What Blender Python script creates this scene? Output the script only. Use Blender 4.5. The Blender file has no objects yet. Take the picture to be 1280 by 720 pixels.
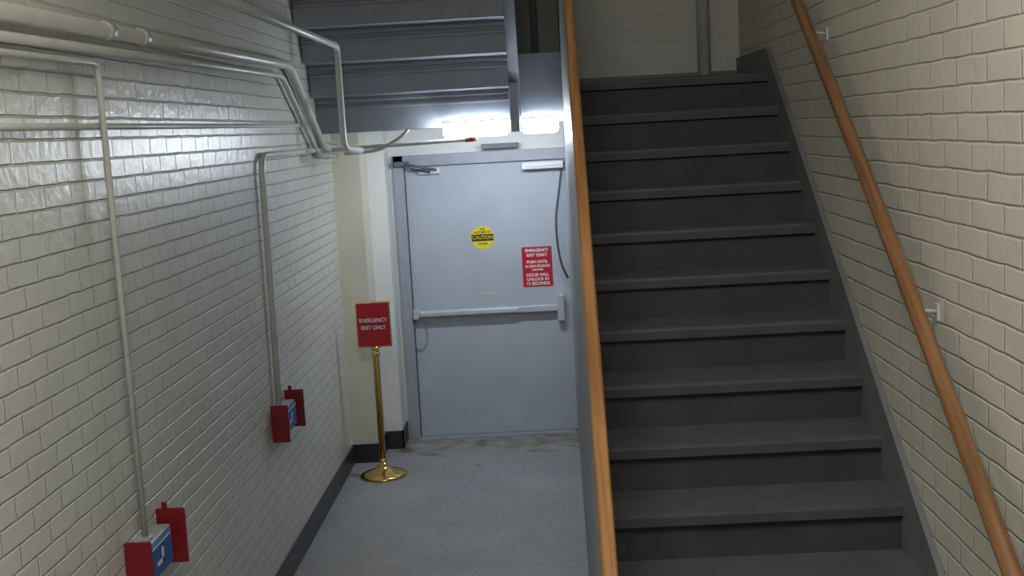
import bpy, bmesh, math, random
from mathutils import Vector, Matrix
random.seed(3)
S=bpy.context.scene
XL,XR,D,H=-1.615,1.134,10.2,2.572
RUN,RISE,Y0,Z0=.2378,.16335,5.991,2.778
def nz(y): return Z0-(Y0-y)*RISE/RUN
def xp(y): return .110+.0135*(y-2.73)

# ---------- materials ----------
def mat(name,col,rough=.5,metal=0,noise=0,nscale=8,bump=0,bscale=60,spec=.5):
    m=bpy.data.materials.new(name); m.use_nodes=True; nt=m.node_tree; N=nt.nodes; L=nt.links
    b=N['Principled BSDF']; b.inputs['Roughness'].default_value=rough; b.inputs['Metallic'].default_value=metal
    b.inputs['Specular IOR Level'].default_value=spec
    g=N.new('ShaderNodeNewGeometry')
    n=N.new('ShaderNodeTexNoise'); n.inputs['Scale'].default_value=nscale; n.inputs['Detail'].default_value=6
    L.new(g.outputs['Position'],n.inputs['Vector'])
    r=N.new('ShaderNodeValToRGB'); L.new(n.outputs['Fac'],r.inputs['Fac'])
    r.color_ramp.elements[0].position=.3; r.color_ramp.elements[1].position=.7
    r.color_ramp.elements[0].color=(*[c*(1-noise) for c in col],1)
    r.color_ramp.elements[1].color=(*[min(1,c*(1+noise)) for c in col],1)
    L.new(r.outputs['Color'],b.inputs['Base Color'])
    if bump:
        n2=N.new('ShaderNodeTexNoise'); n2.inputs['Scale'].default_value=bscale; n2.inputs['Detail'].default_value=3
        L.new(g.outputs['Position'],n2.inputs['Vector'])
        bp=N.new('ShaderNodeBump'); bp.inputs['Strength'].default_value=bump; bp.inputs['Distance'].default_value=.01
        L.new(n2.outputs['Fac'],bp.inputs['Height']); L.new(bp.outputs['Normal'],b.inputs['Normal'])
    return m
def emis(name,col,s):
    m=bpy.data.materials.new(name); m.use_nodes=True; nt=m.node_tree
    b=nt.nodes['Principled BSDF']; b.inputs['Emission Color'].default_value=(*col,1); b.inputs['Emission Strength'].default_value=s
    b.inputs['Base Color'].default_value=(*col,1)
    return m
def brick(name,axis,col,mort,rough=.35,bstr=.8):
    m=bpy.data.materials.new(name); m.use_nodes=True; nt=m.node_tree; N=nt.nodes; L=nt.links
    b=N['Principled BSDF']; b.inputs['Roughness'].default_value=rough
    g=N.new('ShaderNodeNewGeometry'); s=N.new('ShaderNodeSeparateXYZ'); L.new(g.outputs['Position'],s.inputs[0])
    nw=N.new('ShaderNodeTexNoise'); nw.inputs['Scale'].default_value=9; nw.inputs['Detail'].default_value=2; L.new(g.outputs['Position'],nw.inputs['Vector'])
    mm=N.new('ShaderNodeMath'); mm.operation='MULTIPLY_ADD'; L.new(nw.outputs['Fac'],mm.inputs[0]); mm.inputs[1].default_value=.010; L.new(s.outputs['Z'],mm.inputs[2])
    mx=N.new('ShaderNodeMath'); mx.operation='MULTIPLY_ADD'; L.new(nw.outputs['Fac'],mx.inputs[0]); mx.inputs[1].default_value=-.016; L.new(s.outputs[axis],mx.inputs[2])
    c=N.new('ShaderNodeCombineXYZ'); L.new(mx.outputs[0],c.inputs[0]); L.new(mm.outputs[0],c.inputs[1])
    t=N.new('ShaderNodeTexBrick'); L.new(c.outputs[0],t.inputs['Vector'])
    t.inputs['Scale'].default_value=1; t.inputs['Brick Width'].default_value=.225; t.inputs['Row Height'].default_value=.075
    t.inputs['Mortar Size'].default_value=.006; t.inputs['Mortar Smooth'].default_value=.9; t.inputs['Bias'].default_value=0
    t.inputs['Color1'].default_value=(*col,1); t.inputs['Color2'].default_value=(*[x*.96 for x in col],1); t.inputs['Mortar'].default_value=(*mort,1)
    n=N.new('ShaderNodeTexNoise'); n.inputs['Scale'].default_value=1.3; n.inputs['Detail'].default_value=5; L.new(g.outputs['Position'],n.inputs['Vector'])
    r=N.new('ShaderNodeValToRGB'); r.color_ramp.elements[0].color=(.9,.9,.88,1); r.color_ramp.elements[0].position=.3; r.color_ramp.elements[1].color=(1,1,1,1); r.color_ramp.elements[1].position=.7
    L.new(n.outputs['Fac'],r.inputs['Fac'])
    mu=N.new('ShaderNodeMix'); mu.data_type='RGBA'; mu.blend_type='MULTIPLY'; mu.inputs[0].default_value=1
    L.new(t.outputs['Color'],mu.inputs[6]); L.new(r.outputs['Color'],mu.inputs[7]); L.new(mu.outputs[2],b.inputs['Base Color'])
    n2=N.new('ShaderNodeTexNoise'); n2.inputs['Scale'].default_value=22; n2.inputs['Detail'].default_value=3; L.new(g.outputs['Position'],n2.inputs['Vector'])
    ad=N.new('ShaderNodeMath'); ad.operation='MULTIPLY_ADD'; L.new(n2.outputs['Fac'],ad.inputs[0]); ad.inputs[1].default_value=.6
    inv=N.new('ShaderNodeMath'); inv.operation='SUBTRACT'; inv.inputs[0].default_value=1; L.new(t.outputs['Fac'],inv.inputs[1]); L.new(inv.outputs[0],ad.inputs[2])
    bp=N.new('ShaderNodeBump'); bp.inputs['Strength'].default_value=bstr; bp.inputs['Distance'].default_value=.008
    L.new(ad.outputs[0],bp.inputs['Height']); L.new(bp.outputs['Normal'],b.inputs['Normal'])
    return m
def floor_mat():
    m=bpy.data.materials.new('vinyl_tile'); m.use_nodes=True; nt=m.node_tree; N=nt.nodes; L=nt.links
    b=N['Principled BSDF']; b.inputs['Roughness'].default_value=.40
    g=N.new('ShaderNodeNewGeometry'); P=g.outputs['Position']
    def noise(sc,d,p0,c0,p1,c1):
        n=N.new('ShaderNodeTexNoise'); n.inputs['Scale'].default_value=sc; n.inputs['Detail'].default_value=d; n.inputs['Roughness'].default_value=.6
        L.new(P,n.inputs['Vector']); r=N.new('ShaderNodeValToRGB'); L.new(n.outputs['Fac'],r.inputs['Fac'])
        e=r.color_ramp.elements; e[0].position=p0; e[0].color=(*c0,1); e[1].position=p1; e[1].color=(*c1,1); return r.outputs['Color']
    def mix(a,bb,f,mode='MULTIPLY'):
        x=N.new('ShaderNodeMix'); x.data_type='RGBA'; x.blend_type=mode
        if isinstance(f,(int,float)): x.inputs[0].default_value=f
        else: L.new(f,x.inputs[0])
        L.new(a,x.inputs[6])
        if isinstance(bb,tuple): x.inputs[7].default_value=(*bb,1)
        else: L.new(bb,x.inputs[7])
        return x.outputs[2]
    base=noise(26,8,.3,(.33,.335,.345),.68,(.47,.475,.485))
    big=noise(1.8,6,.3,(.78,.78,.78),.7,(1,1,1))
    c=mix(base,big,1)
    t=N.new('ShaderNodeTexBrick'); L.new(P,t.inputs['Vector']); t.offset=0; t.inputs['Scale'].default_value=1
    t.inputs['Brick Width'].default_value=.305; t.inputs['Row Height'].default_value=.305; t.inputs['Mortar Size'].default_value=.0015
    t.inputs['Color1'].default_value=(1,1,1,1); t.inputs['Color2'].default_value=(.95,.95,.955,1); t.inputs['Mortar'].default_value=(.82,.82,.82,1)
    c=mix(c,t.outputs['Color'],1)
    s=N.new('ShaderNodeSeparateXYZ'); L.new(P,s.inputs[0])
    mr=N.new('ShaderNodeMapRange'); L.new(s.outputs['Y'],mr.inputs[0]); mr.inputs[1].default_value=9.1; mr.inputs[2].default_value=9.85
    nb=N.new('ShaderNodeTexNoise'); nb.inputs['Scale'].default_value=2.6; nb.inputs['Detail'].default_value=6; L.new(P,nb.inputs['Vector'])
    ad=N.new('ShaderNodeMath'); ad.operation='MULTIPLY'; L.new(mr.outputs[0],ad.inputs[0]); L.new(nb.outputs['Fac'],ad.inputs[1])
    rr=N.new('ShaderNodeValToRGB'); L.new(ad.outputs[0],rr.inputs['Fac']); rr.color_ramp.elements[0].position=.34; rr.color_ramp.elements[1].position=.39
    worn=noise(6,6,.38,(.17,.14,.11),.58,(.38,.36,.32))
    c=mix(c,worn,rr.outputs['Color'],'MIX')
    sc=noise(6,3,.24,(.5,.5,.5),.30,(1,1,1))
    c=mix(c,sc,1)
    L.new(c,b.inputs['Base Color'])
    return m
def wood_mat(name,c0,c1):
    m=bpy.data.materials.new(name); m.use_nodes=True; nt=m.node_tree; N=nt.nodes; L=nt.links
    b=N['Principled BSDF']; b.inputs['Roughness'].default_value=.32
    g=N.new('ShaderNodeNewGeometry'); mp=N.new('ShaderNodeMapping'); mp.inputs['Rotation'].default_value=(-.602,0,0)
    mp2=N.new('ShaderNodeMapping'); mp2.inputs['Scale'].default_value=(40,1.5,40)
    L.new(g.outputs['Position'],mp.inputs[0]); L.new(mp.outputs[0],mp2.inputs[0])
    n=N.new('ShaderNodeTexNoise'); n.inputs['Scale'].default_value=1.5; n.inputs['Detail'].default_value=7; L.new(mp2.outputs[0],n.inputs['Vector'])
    r=N.new('ShaderNodeValToRGB'); L.new(n.outputs['Fac'],r.inputs['Fac']); e=r.color_ramp.elements
    e[0].position=.3; e[0].color=(*c0,1); e[1].position=.65; e[1].color=(*c1,1); L.new(r.outputs['Color'],b.inputs['Base Color'])
    return m

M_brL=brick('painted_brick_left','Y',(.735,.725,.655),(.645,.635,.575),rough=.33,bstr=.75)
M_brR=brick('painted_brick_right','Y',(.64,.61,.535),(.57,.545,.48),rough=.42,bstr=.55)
M_brB=brick('painted_block_back','X',(.58,.57,.54),(.56,.55,.52),rough=.5,bstr=.2)
M_plas=mat('cream_plaster',(.68,.65,.53),.5,noise=.06,nscale=3,bump=.1)
M_white=mat('white_paint',(.78,.78,.76),.45,noise=.05,nscale=3)
M_ceil=mat('ceiling_paint',(.75,.75,.73),.8)
M_floor=floor_mat()
M_base=mat('black_rubber_base',(.022,.026,.032),.35,noise=.2)
M_door=mat('door_paint',(.47,.51,.58),.38,noise=.05,nscale=4,bump=.05,bscale=30)
M_frame=mat('frame_paint',(.36,.39,.44),.4,noise=.08)
M_steel=mat('stair_steel_paint',(.27,.29,.335),.42,noise=.08,nscale=6,bump=.08)
M_steel_d=mat('stair_steel_dark',(.12,.135,.16),.5,noise=.1)
M_panel=mat('guard_panel_paint',(.24,.255,.28),.4,noise=.08,nscale=5)
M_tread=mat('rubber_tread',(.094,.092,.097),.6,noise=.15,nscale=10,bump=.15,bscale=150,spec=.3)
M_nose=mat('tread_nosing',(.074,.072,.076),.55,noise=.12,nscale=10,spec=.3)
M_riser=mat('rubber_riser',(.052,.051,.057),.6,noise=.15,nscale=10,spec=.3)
M_skirt=mat('skirt_paint',(.16,.165,.17),.5,noise=.1,nscale=7)
M_wood=wood_mat('varnished_oak',(.17,.074,.026),(.33,.16,.058))
M_wood2=wood_mat('worn_oak',(.13,.06,.026),(.25,.125,.053))
M_pipe=mat('painted_pipe',(.60,.60,.56),.38,noise=.06)
M_gpipe=mat('gray_pipe',(.40,.42,.44),.35,noise=.06)
M_brass=mat('polished_brass',(.78,.55,.18),.2,metal=1,noise=.08,nscale=20)
M_red=mat('red_sign_paint',(.50,.012,.025),.4,noise=.05)
M_dred=mat('red_bracket_paint',(.20,.006,.014),.4,noise=.1)
M_blue=mat('blue_label',(.02,.11,.36),.4,noise=.05)
M_wlab=mat('white_label',(.8,.82,.85),.5)
M_yel=mat('yellow_sticker',(.85,.68,.02),.5)
M_blk=mat('black_plastic',(.02,.02,.022),.4)
M_cable=mat('gray_cable',(.07,.075,.085),.45)
M_alu=mat('brushed_aluminium',(.62,.66,.72),.35,metal=.4,noise=.05)
M_tape=mat('masking_tape',(.6,.55,.42),.7)
M_orange=mat('red_fitting',(.55,.12,.05),.5)
M_tube=emis('fluorescent_diffuser',(.84,.92,1.0),60)
M_tube2=emis('fluorescent_diffuser_overhead',(1.0,.98,.92),16)

# ---------- mesh helpers ----------
def finish(name,verts,faces,m,parent=None,smooth=False,mats=None,idx=None):
    me=bpy.data.meshes.new(name); me.from_pydata([tuple(v) for v in verts],[],faces)
    for mm in (mats or [m]): me.materials.append(mm)
    if idx:
        for p,i in zip(me.polygons,idx): p.material_index=i
    bm=bmesh.new(); bm.from_mesh(me); bmesh.ops.recalc_face_normals(bm,faces=bm.faces); bm.to_mesh(me); bm.free()
    if smooth:
        for p in me.polygons: p.use_smooth=True
    o=bpy.data.objects.new(name,me); S.collection.objects.link(o)
    if parent: o.parent=parent
    return o
def box(name,lo,hi,m,parent=None,bev=0):
    x0,y0,z0=lo;x1,y1,z1=hi
    v=[(x0,y0,z0),(x1,y0,z0),(x1,y1,z0),(x0,y1,z0),(x0,y0,z1),(x1,y0,z1),(x1,y1,z1),(x0,y1,z1)]
    f=[(0,3,2,1),(4,5,6,7),(0,1,5,4),(1,2,6,5),(2,3,7,6),(3,0,4,7)]
    o=finish(name,v,f,m,parent)
    if bev:
        b=o.modifiers.new('bevel','BEVEL'); b.width=bev; b.segments=3
    return o
def empty(name,loc=(0,0,0)):
    o=bpy.data.objects.new(name,None); S.collection.objects.link(o); o.empty_display_size=.1
    return o
def fillet(pts,r,n=6):
    P=[Vector(p) for p in pts]; out=[P[0]]
    for i in range(1,len(P)-1):
        a,b,c=P[i-1],P[i],P[i+1]; u=(a-b);w=(c-b); rr=min(r,u.length*.45,w.length*.45)
        s=b+u.normalized()*rr; e=b+w.normalized()*rr
        for k in range(n+1):
            t=k/n; out.append((1-t)**2*s+2*t*(1-t)*b+t*t*e)
    out.append(P[-1]); return out
def tube(name,pts,r,m,parent=None,seg=12,fil=0,section=None):
    P=fillet(pts,fil) if fil else [Vector(p) for p in pts]
    V=[];F=[]; up=Vector((0,0,1)); 
    t0=(P[1]-P[0]).normalized()
    n=t0.cross(up); 
    if n.length<1e-3: n=Vector((1,0,0))
    n.normalize()
    for i,p in enumerate(P):
        if i==0:t=P[1]-P[0]
        elif i==len(P)-1:t=P[-1]-P[-2]
        else:t=(P[i+1]-P[i]).normalized()+(P[i]-P[i-1]).normalized()
        t.normalize(); n=(n-t*n.dot(t)).normalized(); b=n.cross(t)
        for k in range(seg):
            a=2*math.pi*k/seg
            if section:
                ca,sa=math.cos(a),math.sin(a)
                e=.55
                x=section[0]*math.copysign(abs(ca)**e,ca); y=section[1]*math.copysign(abs(sa)**e,sa)
            else: x,y=r*math.cos(a),r*math.sin(a)
            V.append(p+n*x+b*y)
    for i in range(len(P)-1):
        for k in range(seg):
            k2=(k+1)%seg
            F.append((i*seg+k,i*seg+k2,(i+1)*seg+k2,(i+1)*seg+k))
    F.append(tuple(range(seg))[::-1]); F.append(tuple(range((len(P)-1)*seg,len(P)*seg)))
    o=finish(name,V,F,m,parent)
    for p in o.data.polygons:
        if len(p.vertices)==4: p.use_smooth=True
    return o
def lathe(name,prof,c,m,parent=None,seg=40):
    V=[];F=[]
    for (r,z) in prof:
        for k in range(seg):
            a=2*math.pi*k/seg; V.append((c[0]+r*math.cos(a),c[1]+r*math.sin(a),c[2]+z))
    for i in range(len(prof)-1):
        for k in range(seg):
            k2=(k+1)%seg; F.append((i*seg+k,i*seg+k2,(i+1)*seg+k2,(i+1)*seg+k))
    F.append(tuple(range(seg))); F.append(tuple(range((len(prof)-1)*seg,len(prof)*seg)))
    return finish(name,V,F,m,parent,smooth=True)
def text(name,body,loc,size,m,parent,rot=(math.pi/2,0,0),bold=.0,sx=1):
    cu=bpy.data.curves.new(name,'FONT'); cu.body=body; cu.size=size; cu.align_x='CENTER'; cu.align_y='CENTER'; cu.offset=bold; cu.extrude=.0005
    o=bpy.data.objects.new(name+'_tmp',cu); S.collection.objects.link(o)
    bpy.context.view_layer.update()
    me=bpy.data.meshes.new_from_object(o.evaluated_get(bpy.context.evaluated_depsgraph_get()))
    bpy.data.objects.remove(o)
    me.materials.clear(); me.materials.append(m)
    me.transform(Matrix.Translation(loc)@Matrix.Rotation(rot[2],4,'Z')@Matrix.Rotation(rot[0],4,'X')@Matrix.Diagonal((sx,1,1,1)))
    ob=bpy.data.objects.new(name,me); S.collection.objects.link(ob); ob.parent=parent
    return ob

ZC=5.6; YB=-3.0
# ---------- room shell ----------
box('floor',(XL-.2,YB,-.1),(XR+.2,D+.3,0),M_floor)
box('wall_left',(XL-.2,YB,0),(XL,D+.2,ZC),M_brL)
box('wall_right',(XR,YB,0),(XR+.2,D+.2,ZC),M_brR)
box('wall_rear',(XL-.2,YB-.2,0),(XR+.2,YB,ZC),M_plas)
box('ceiling',(XL-.2,YB-.2,ZC),(XR+.2,D+.4,ZC+.2),M_ceil)
# wall around door
DX0,DX1,DZ=-1.135,.215,2.30
wb=empty('wall_back')
box('wall_back_left',(XL,D-.02,0),(DX0-.09,D+.2,ZC),M_white,wb)
box('wall_back_over_door',(DX0-.09,D-.02,DZ+.10),(XR,D+.2,ZC),M_white,wb)
box('wall_back_right',(DX1+.05,D-.02,0),(XR,D+.2,DZ+.10),M_white,wb)
# wall behind stair top
box('wall_stairhead',(.21,6.95,0),(XR,7.1,ZC),M_brB)
# stepped pier left of door
box('wall_pier',(XL,9.47,0),(-1.40,D-.02,ZC),M_plas)
box('wall_pier_inner',(-1.40,9.86,0),(-1.26,D-.02,ZC),M_white)
# baseboards
bh=.15
box('baseboard_left',(XL,YB,0),(XL+.014,9.47,bh),M_base)
bb=empty('baseboard_pier')
box('face_a',(XL,9.458,0),(-1.388,9.47,bh),M_base,bb)
box('side_a',(-1.40,9.458,0),(-1.388,9.86,bh),M_base,bb)
box('face_b',(-1.40,9.848,0),(-1.248,9.86,bh),M_base,bb)
box('side_b',(-1.26,9.848,0),(-1.248,D-.02,bh),M_base,bb)

# ---------- door ----------
dr=empty('door_1')
box('leaf',(DX0,D-.01,.012),(DX1,D+.035,DZ),M_door,dr,bev=.003)
fr=empty('door_frame_trim_1')
box('threshold',(DX0-.02,D-.12,0),(DX1-.04,D+.04,.01),M_frame,fr)
box('jamb_left',(DX0-.09,D-.06,0),(DX0-.006,D+.06,DZ+.10),M_frame,fr,bev=.004)
box('stop_left',(DX0-.02,D-.035,0),(DX0-.004,D+.06,DZ),M_steel_d,fr)
box('jamb_right',(DX1+.006,D-.06,0),(DX1+.05,D+.06,DZ+.10),M_frame,fr,bev=.004)
box('head',(DX0-.09,D-.06,DZ+.008),(DX1+.05,D+.06,DZ+.10),M_frame,fr,bev=.004)
# panic bar
pb=empty('panic_bar')
yd=D-.0105
box('rail',(DX0+.02,D-.085,1.045),(.12,D-.045,1.10),M_alu,pb,bev=.008)
box('push_pad',(DX0+.06,D-.105,1.055),(-.25,D-.08,1.09),M_alu,pb,bev=.006)
box('latch_case',(.075,D-.095,.96),(.135,yd,1.18),M_alu,pb,bev=.008)
box('end_bracket',(DX0+.0,D-.09,1.03),(DX0+.05,yd,1.115),M_alu,pb,bev=.006)
box('mount_strip',(DX0+.05,D-.05,1.05),(.08,yd,1.09),M_frame,pb)
tube('cord',[(DX0+.02,D-.03,1.03),(DX0-.02,D-.03,.92),(DX0-.01,D-.03,.80),(DX0+.06,D-.03,.76),(DX0+.11,D-.02,.86),(DX0+.09,D-.02,1.0)],.005,M_frame,pb,fil=.06,seg=6)
# signs on door
cs=empty('caution_sticker')
YF=D-.0125
def disc(name,c,r,m,parent,y):
    V=[(c[0]+r*math.cos(2*math.pi*k/40),y,c[1]+r*math.sin(2*math.pi*k/40)) for k in range(40)]
    V+= [(v[0],y+.002,v[2]) for v in V]
    F=[tuple(range(40)),tuple(range(40,80))[::-1]]+[(k,(k+1)%40,40+(k+1)%40,40+k) for k in range(40)]
    return finish(name,V,F,m,parent)
cc=(-.52,1.685)
disc('disc',cc,.097,M_yel,cs,YF)
box('band',(cc[0]-.092,YF-.002,cc[1]-.028),(cc[0]+.092,YF,cc[1]+.028),M_blk,cs)
text('word','CAUTION',(cc[0],YF-.003,cc[1]),.042,M_yel,cs,bold=.0003,sx=.9)
text('word_top','AUTOMATIC',(cc[0],YF-.001,cc[1]+.045),.024,M_blk,cs,bold=.0006)
text('word_top_small','THIS',(cc[0],YF-.001,cc[1]+.07),.022,M_blk,cs,bold=.0006)
text('word_low','DOOR',(cc[0],YF-.001,cc[1]-.052),.026,M_blk,cs,bold=.0006)
es=empty('emergency_exit_notice')
box('plate',(-.20,YF-.002,1.25),(.05,YF+.002,1.585),M_red,es)
for t,z,s in (('EMERGENCY',1.555,.034),('EXIT ONLY',1.515,.034),('PUSH UNTIL',1.458,.032),('ALARM SOUNDS',1.422,.028),('3 SECONDS',1.392,.018),('DOOR WILL',1.348,.034),('UNLOCK IN',1.312,.034),('15 SECONDS',1.275,.034)):
    text('line_'+t.split()[0].lower(),t,(-.075,YF-.003,z),s,M_wlab,es,bold=.001)
box('tape_scrap',(-.57,YF-.001,1.205),(-.44,YF+.001,1.225),M_tape)
# closer and lock
dc=empty('door_closer')
box('hinge_shoe',(-1.21,D-.13,2.315),(-1.09,D-.062,2.355),M_steel_d,dc,bev=.006)
tube('arm_upper',[(-1.12,D-.12,2.33),(-.98,D-.16,2.30),(-.86,D-.03,2.265)],.011,M_steel_d,dc,seg=8)
box('arm_plate',(-1.02,D-.05,2.235),(-.84,yd,2.29),M_alu,dc,bev=.008)
tube('arm_lower',[(-1.08,D-.08,2.29),(-.92,D-.05,2.25)],.009,M_steel_d,dc,seg=8)
ml=empty('magnetic_lock')
box('body',(-.16,D-.12,2.235),(.18,yd,2.295),M_wlab,ml,bev=.006)
box('armature',(-.13,D-.13,2.255),(.16,D-.12,2.27),M_alu,ml)
# cable
cb=tube('hanging_cable',[(.165,D-.14,2.23),(.135,D-.14,2.05),(.095,D-.14,1.82),(.10,D-.14,1.60),(.13,D-.13,1.42),(.175,D-.10,1.32)],.009,M_cable,None,fil=.12,seg=8)

# ---------- landing + upper flight seen from below ----------
UF=empty('upper_stair_flight')
YS=8.95; SX0,SX1=XL+.005,-.20
V=[];F=[]
prof=[(YS,2.61)]
yy,zz=YS,2.61
r2,t2=.225,.205
for i in range(14):
    zz+=r2 if i else .25
    prof.append((yy,zz)); yy-=t2; prof.append((yy,zz+.012))
for (y,z) in prof: V+=[(SX0,y,z),(SX1,y,z)]
nn=len(prof)
for i in range(nn-1): F.append((2*i,2*i+1,2*i+3,2*i+2))
off=len(V)
for (y,z) in prof: V+=[(SX0,y+.03,z+.05),(SX1,y+.03,z+.05)]
for i in range(nn-1): F.append((off+2*i,off+2*i+2,off+2*i+3,off+2*i+1))
finish('pan_steps',V,F,M_steel,UF)
yy,zz=YS,2.61
for i in range(13):
    zz+=r2 if i else .25
    box('lip_%d'%i,(SX0,yy-.034,zz-.034),(SX1,yy+.0,zz+.004),M_steel,UF,bev=.010)
    box('fold_%d'%i,(SX0,yy-.016,zz-.085),(SX1,yy+.0,zz-.060),M_steel,UF,bev=.007)
    yy-=t2
sl=r2/t2
def slab(name,x0,x1,pts,m,parent):
    n=len(pts); V=[(x0,y,z) for y,z in pts]+[(x1,y,z) for y,z in pts]
    F=[tuple(range(n)),tuple(range(n,2*n))[::-1]]+[(k,(k+1)%n,n+(k+1)%n,n+k) for k in range(n)]
    return finish(name,V,F,m,parent)
L=2.9
slab('stringer',-.20,-.125,[(YS+.02,2.61),(YS-.03,2.61),(YS-.03,2.84),(YS-.03-L,2.84+L*sl),(YS-.03-L,3.15+L*sl),(YS+.02,3.25)],M_steel,UF)
box('stringer_flange',(-.205,YS-.14,2.550),(-.135,YS-.02,2.90),M_steel,UF,bev=.006)
LD=empty('landing_slab')
box('slab',(XL,YS+.03,2.61),(xp(9)-.015,D-.02,2.75),M_steel,LD)
box('fascia',(-.125,YS-.005,2.61),(xp(9)-.015,YS+.03,3.09),M_steel,LD)
box('fascia_cap',(-.125,YS-.02,3.07),(xp(9)-.015,YS+.04,3.10),M_steel,LD)
box('stairhead_slab',(.20,Y0+.06,2.62),(XR,6.95,Z0-.002),M_steel_d,LD)
box('stairhead_baseboard',(.21,6.93,Z0),(XR,6.95,Z0+.05),M_skirt,LD)
tube('wall_pipe_upper',[(.0,D-.05,2.76),(.0,D-.05,ZC)],.03,M_pipe)
tube('wall_pipe_stairhead',[(.93,6.90,Z0),(.93,6.90,ZC)],.035,M_pipe)

# ---------- main staircase ----------
ST=empty('staircase')
NS=17
prof=[];kinds=[]
prof.append((Y0+.35,Z0))
for n in range(NS):
    y=Y0-n*RUN; z=Z0-n*RISE
    pts=[(y+.012,z),(y+.003,z-.004),(y,z-.014),(y+.002,z-.044),(y+.026,z-.050)]
    ks=[0,1,1,1,1]
    zb=z-RISE
    pts.append((y+.026,zb)); ks.append(2)
    prof+=pts; kinds+=ks
V=[];F=[]
XRS=XR-.004
for (y,z) in prof: V+=[(xp(y)+.012,y,z),(XRS,y,z)]
for i in range(len(prof)-1): F.append((2*i,2*i+1,2*i+3,2*i+2))
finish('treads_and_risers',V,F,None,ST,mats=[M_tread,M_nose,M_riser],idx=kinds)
ya=Y0-NS*RUN-.1
dk=.085
slab('skirt_right',XR-.022,XR-.002,[(ya,0.0),(ya+.02,nz(ya+.02)+dk+.06),(Y0,nz(Y0)+dk),(Y0+.07,Z0+dk+.03),(6.93,Z0+dk+.03),(6.93,2.55),(Y0-.1,2.3),(ya+.5,0)],M_skirt,ST)
hc=.985
def skew_slab(name,pts,w0,w1,m,parent):
    n=len(pts); V=[(xp(y)+w0,y,z) for y,z in pts]+[(xp(y)+w1,y,z) for y,z in pts]
    F=[tuple(range(n)),tuple(range(n,2*n))[::-1]]+[(k,(k+1)%n,n+(k+1)%n,n+k) for k in range(n)]
    return finish(name,V,F,m,parent)
yb=1.9
skew_slab('guard_panel',[(yb,0),(yb,nz(yb)+hc),(6.0,nz(6.0)+hc),(6.0,0)],-.012,.012,M_panel,ST)
skew_slab('wall_side_landing',[(6.0,0),(6.0,4.2),(D-.065,4.2),(D-.065,0)],-.012,.012,M_panel,None)
BR=empty('banister_handrail')
pts=[(xp(y),y,nz(y)+hc+.01) for y in [1.75+i*.25 for i in range(19)]]
tube('rail',pts,0,M_wood,BR,seg=20,section=(.020,.034))
RR=empty('wall_handrail')
pts=[]
for i in range(21):
    y=1.9+i*.22; t=(y-3.9)/1.6
    pts.append((1.052-.020*t*t,y,nz(y)+.935))
tube('rail',pts,.023,M_wood2,RR,seg=16)
for y in (2.3,3.55,4.85,5.9):
    t=(y-3.9)/1.6; x=1.052-.02*t*t; z=nz(y)+.935
    tube('bracket_%d'%int(y*10),[(x,y,z-.02),(x+.01,y,z-.05),(XR-.005,y,z-.06)],.007,M_pipe,RR,seg=8,fil=.02)
    box('bracket_plate_%d'%int(y*10),(XR-.008,y-.014,z-.085),(XR-.001,y+.014,z-.035),M_pipe,RR)

# ---------- pipes on left wall ----------
PG=empty('ceiling_pipe_run')
def P(dx,y,z): return (XL+dx,y,z)
tube('main_pipe',[P(.05,1.5,2.97),P(.05,7.85,3.05),P(.05,8.85,2.52),P(.05,9.4,2.50)],.030,M_pipe,PG,fil=.12)
tube('second_pipe',[P(.04,1.5,2.90),P(.04,7.65,2.975),P(.04,8.72,2.46),P(.04,9.4,2.44)],.018,M_pipe,PG,fil=.10)
for y in (4.5,4.9): tube('coupling_%d'%int(y*10),[P(.05,y,2.97+(y-1.5)*.0126),P(.05,y+.06,2.97+(y+.06-1.5)*.0126)],.036,M_pipe,PG)
tube('cross_pipe',[P(.28,3.0,3.20),P(.28,8.37,3.19),P(.28,8.37,2.50),P(.36,8.6,2.48)],.022,M_pipe,PG,fil=.07)
C1=empty('conduit_vertical_run')
tube('riser',[P(.045,1.5,2.86),P(.045,4.42,2.885),P(.045,4.44,1.12)],.012,M_pipe,C1,fil=.06)
tube('conduit_horizontal',[P(.014,1.5,2.655),P(.014,8.45,2.672)],.012,M_pipe)
C2=empty('conduit_box_feed')
tube('feed',[P(.028,6.90,1.06),P(.028,6.95,2.50),P(.028,8.9,2.50)],.018,M_pipe,C2,fil=.12)
C3=empty('conduit_under_landing')
tube('run_a',[(-1.50,8.84,2.49),(-1.2,8.80,2.50),(-.46,8.78,2.515)],.014,M_pipe,C3,fil=.05)
tube('run_b',[(-1.40,8.76,2.46),(-1.15,8.76,2.47),(-.98,8.76,2.56),(-.93,8.76,2.61)],.012,M_pipe,C3,fil=.08)
tube('red_coupling',[(-.53,8.78,2.514),(-.45,8.78,2.515)],.018,M_orange,C3)
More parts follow.
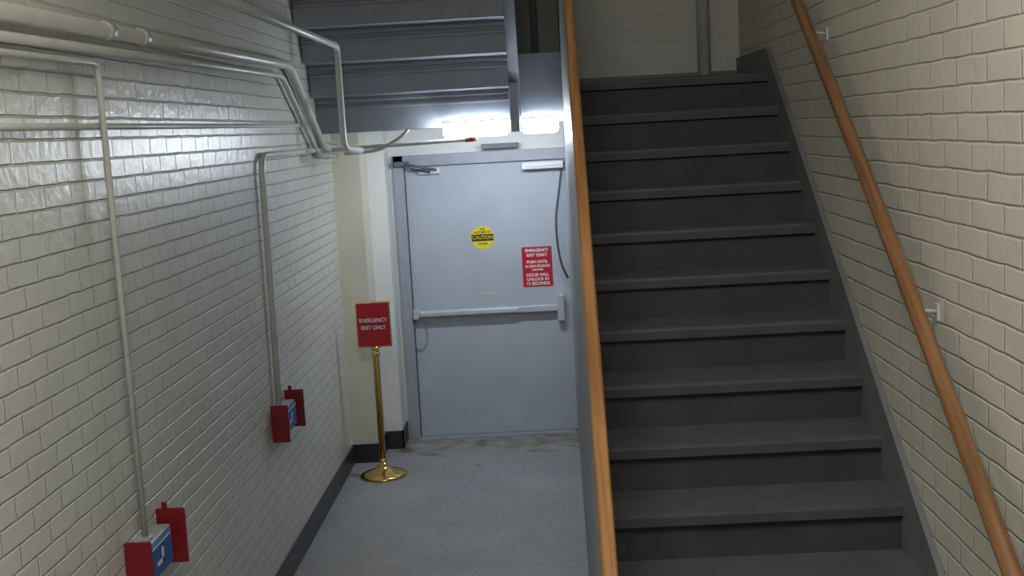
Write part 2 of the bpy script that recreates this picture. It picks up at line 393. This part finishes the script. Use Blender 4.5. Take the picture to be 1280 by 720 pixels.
# ---------- red / blue alarm boxes ----------
def alarm(y0,z0):
    e=empty('wall_alarm_box')
    ln=.38
    box('plate_near',(XL+.004,y0,z0),(XL+.105,y0+.012,z0+.215),M_dred,e,bev=.003)
    box('plate_far',(XL+.004,y0+ln,z0+.0),(XL+.12,y0+ln+.012,z0+.225),M_dred,e,bev=.003)
    slab('plate_far_tip',XL+.03,XL+.05,[(y0+ln,z0+.22),(y0+ln+.012,z0+.22),(y0+ln+.012,z0+.25),(y0+ln,z0+.25)],M_dred,e)
    box('housing',(XL,y0+.012,z0+.04),(XL+.075,y0+ln-.05,z0+.18),M_gpipe,e,bev=.006)
    box('blue_face',(XL+.075,y0+.03,z0+.045),(XL+.090,y0+ln-.09,z0+.175),M_blue,e,bev=.003)
    box('white_border',(XL+.085,y0+.045,z0+.160),(XL+.0915,y0+ln-.105,z0+.166),M_wlab,e)
    box('white_mark_a',(XL+.085,y0+.10,z0+.085),(XL+.0915,y0+.18,z0+.10),M_wlab,e)
    box('white_mark_b',(XL+.085,y0+.16,z0+.085),(XL+.0915,y0+.18,z0+.14),M_wlab,e)
    box('conduit_hub',(XL+.005,y0+.09,z0+.175),(XL+.065,y0+.15,z0+.20),M_gpipe,e,bev=.005)
    return e
alarm(4.32,.92); alarm(6.78,.87)
# ---------- stanchion ----------
SN=empty('brass_sign_stanchion')
c=(-1.32,9.06,0)
lathe('base',[(.178,0),(.18,.012),(.172,.022),(.14,.034),(.09,.05),(.05,.068),(.036,.085),(.03,.11)],c,M_brass,SN)
lathe('post',[(.024,.10),(.024,.93),(.034,.935),(.034,.955),(.026,.96),(.026,.985),(.036,.99),(.036,1.0),(.012,1.01)],c,M_brass,SN,seg=24)
lathe('post_collar',[(.03,.10),(.03,.13),(.025,.135)],c,M_brass,SN,seg=24)
sz0,sz1=1.0,1.345
box('frame',(c[0]-.13,c[1]-.012,sz0),(c[0]+.13,c[1]+.012,sz1),M_brass,SN,bev=.006)
box('panel',(c[0]-.120,c[1]-.015,sz0+.011),(c[0]+.120,c[1]+.015,sz1-.011),M_red,SN)
text('line_emergency','EMERGENCY',(c[0],c[1]-.017,1.205),.040,M_wlab,SN,bold=.001,sx=.92)
text('line_exit_only','EXIT ONLY',(c[0],c[1]-.017,1.150),.040,M_wlab,SN,bold=.001,sx=.92)

# ---------- lamps ----------
LF=empty('fluorescent_fixture')
box('housing_a',(-.70,YS-.12,2.635),(-.215,YS-.035,2.65),M_wlab,LF,bev=.004)
box('housing_b',(-.125,YS-.12,2.635),(.140,YS-.035,2.65),M_wlab,LF,bev=.004)
box('diffuser_a',(-.69,YS-.13,2.530),(-.22,YS-.035,2.635),M_tube,LF,bev=.03)
box('diffuser_b',(-.12,YS-.13,2.530),(.140,YS-.035,2.635),M_tube,LF,bev=.03)
box('dark_box_over_door',(-.48,D-.16,2.42),(-.18,D-.021,2.46),M_steel_d,None,bev=.004)  # plain dark box above the door head, no specific device
OF=empty('overhead_fluorescent_fixture')
box('housing',(-.82,.2,4.45),(.32,2.0,4.53),M_wlab,OF,bev=.01)
box('diffuser',(-.80,.22,4.40),(.30,1.98,4.45),M_tube2,OF,bev=.01)
tube('hanger',[(-.25,1.1,4.53),(-.25,1.1,ZC)],.01,M_pipe,OF)

# ---------- world ----------
w=bpy.data.worlds.new('World'); S.world=w; w.use_nodes=True
w.node_tree.nodes['Background'].inputs[0].default_value=(.5,.55,.6,1); w.node_tree.nodes['Background'].inputs[1].default_value=.2

# ---------- camera ----------
f,pitch,yaw,roll=1529.,.1292,-.0292,-.0553
cp,sp=math.cos(pitch),math.sin(pitch); cy,sy=math.cos(yaw),math.sin(yaw); cr,sr=math.cos(roll),math.sin(roll)
R0=Vector((cy,-sy,0)); Fw=Vector((sy*cp,cy*cp,-sp)); U0=Vector((sy*sp,cy*sp,cp))
R=cr*R0+sr*U0; U=-sr*R0+cr*U0
cd=bpy.data.cameras.new('camera'); cam=bpy.data.objects.new('camera',cd); S.collection.objects.link(cam)
cd.sensor_width=36; cd.lens=f/1280*36; cd.clip_start=.02
m=Matrix((R,U,-Fw)).transposed().to_4x4(); m.translation=Vector((0,0,H)); cam.matrix_world=m
S.camera=cam
S.view_settings.view_transform='Standard'
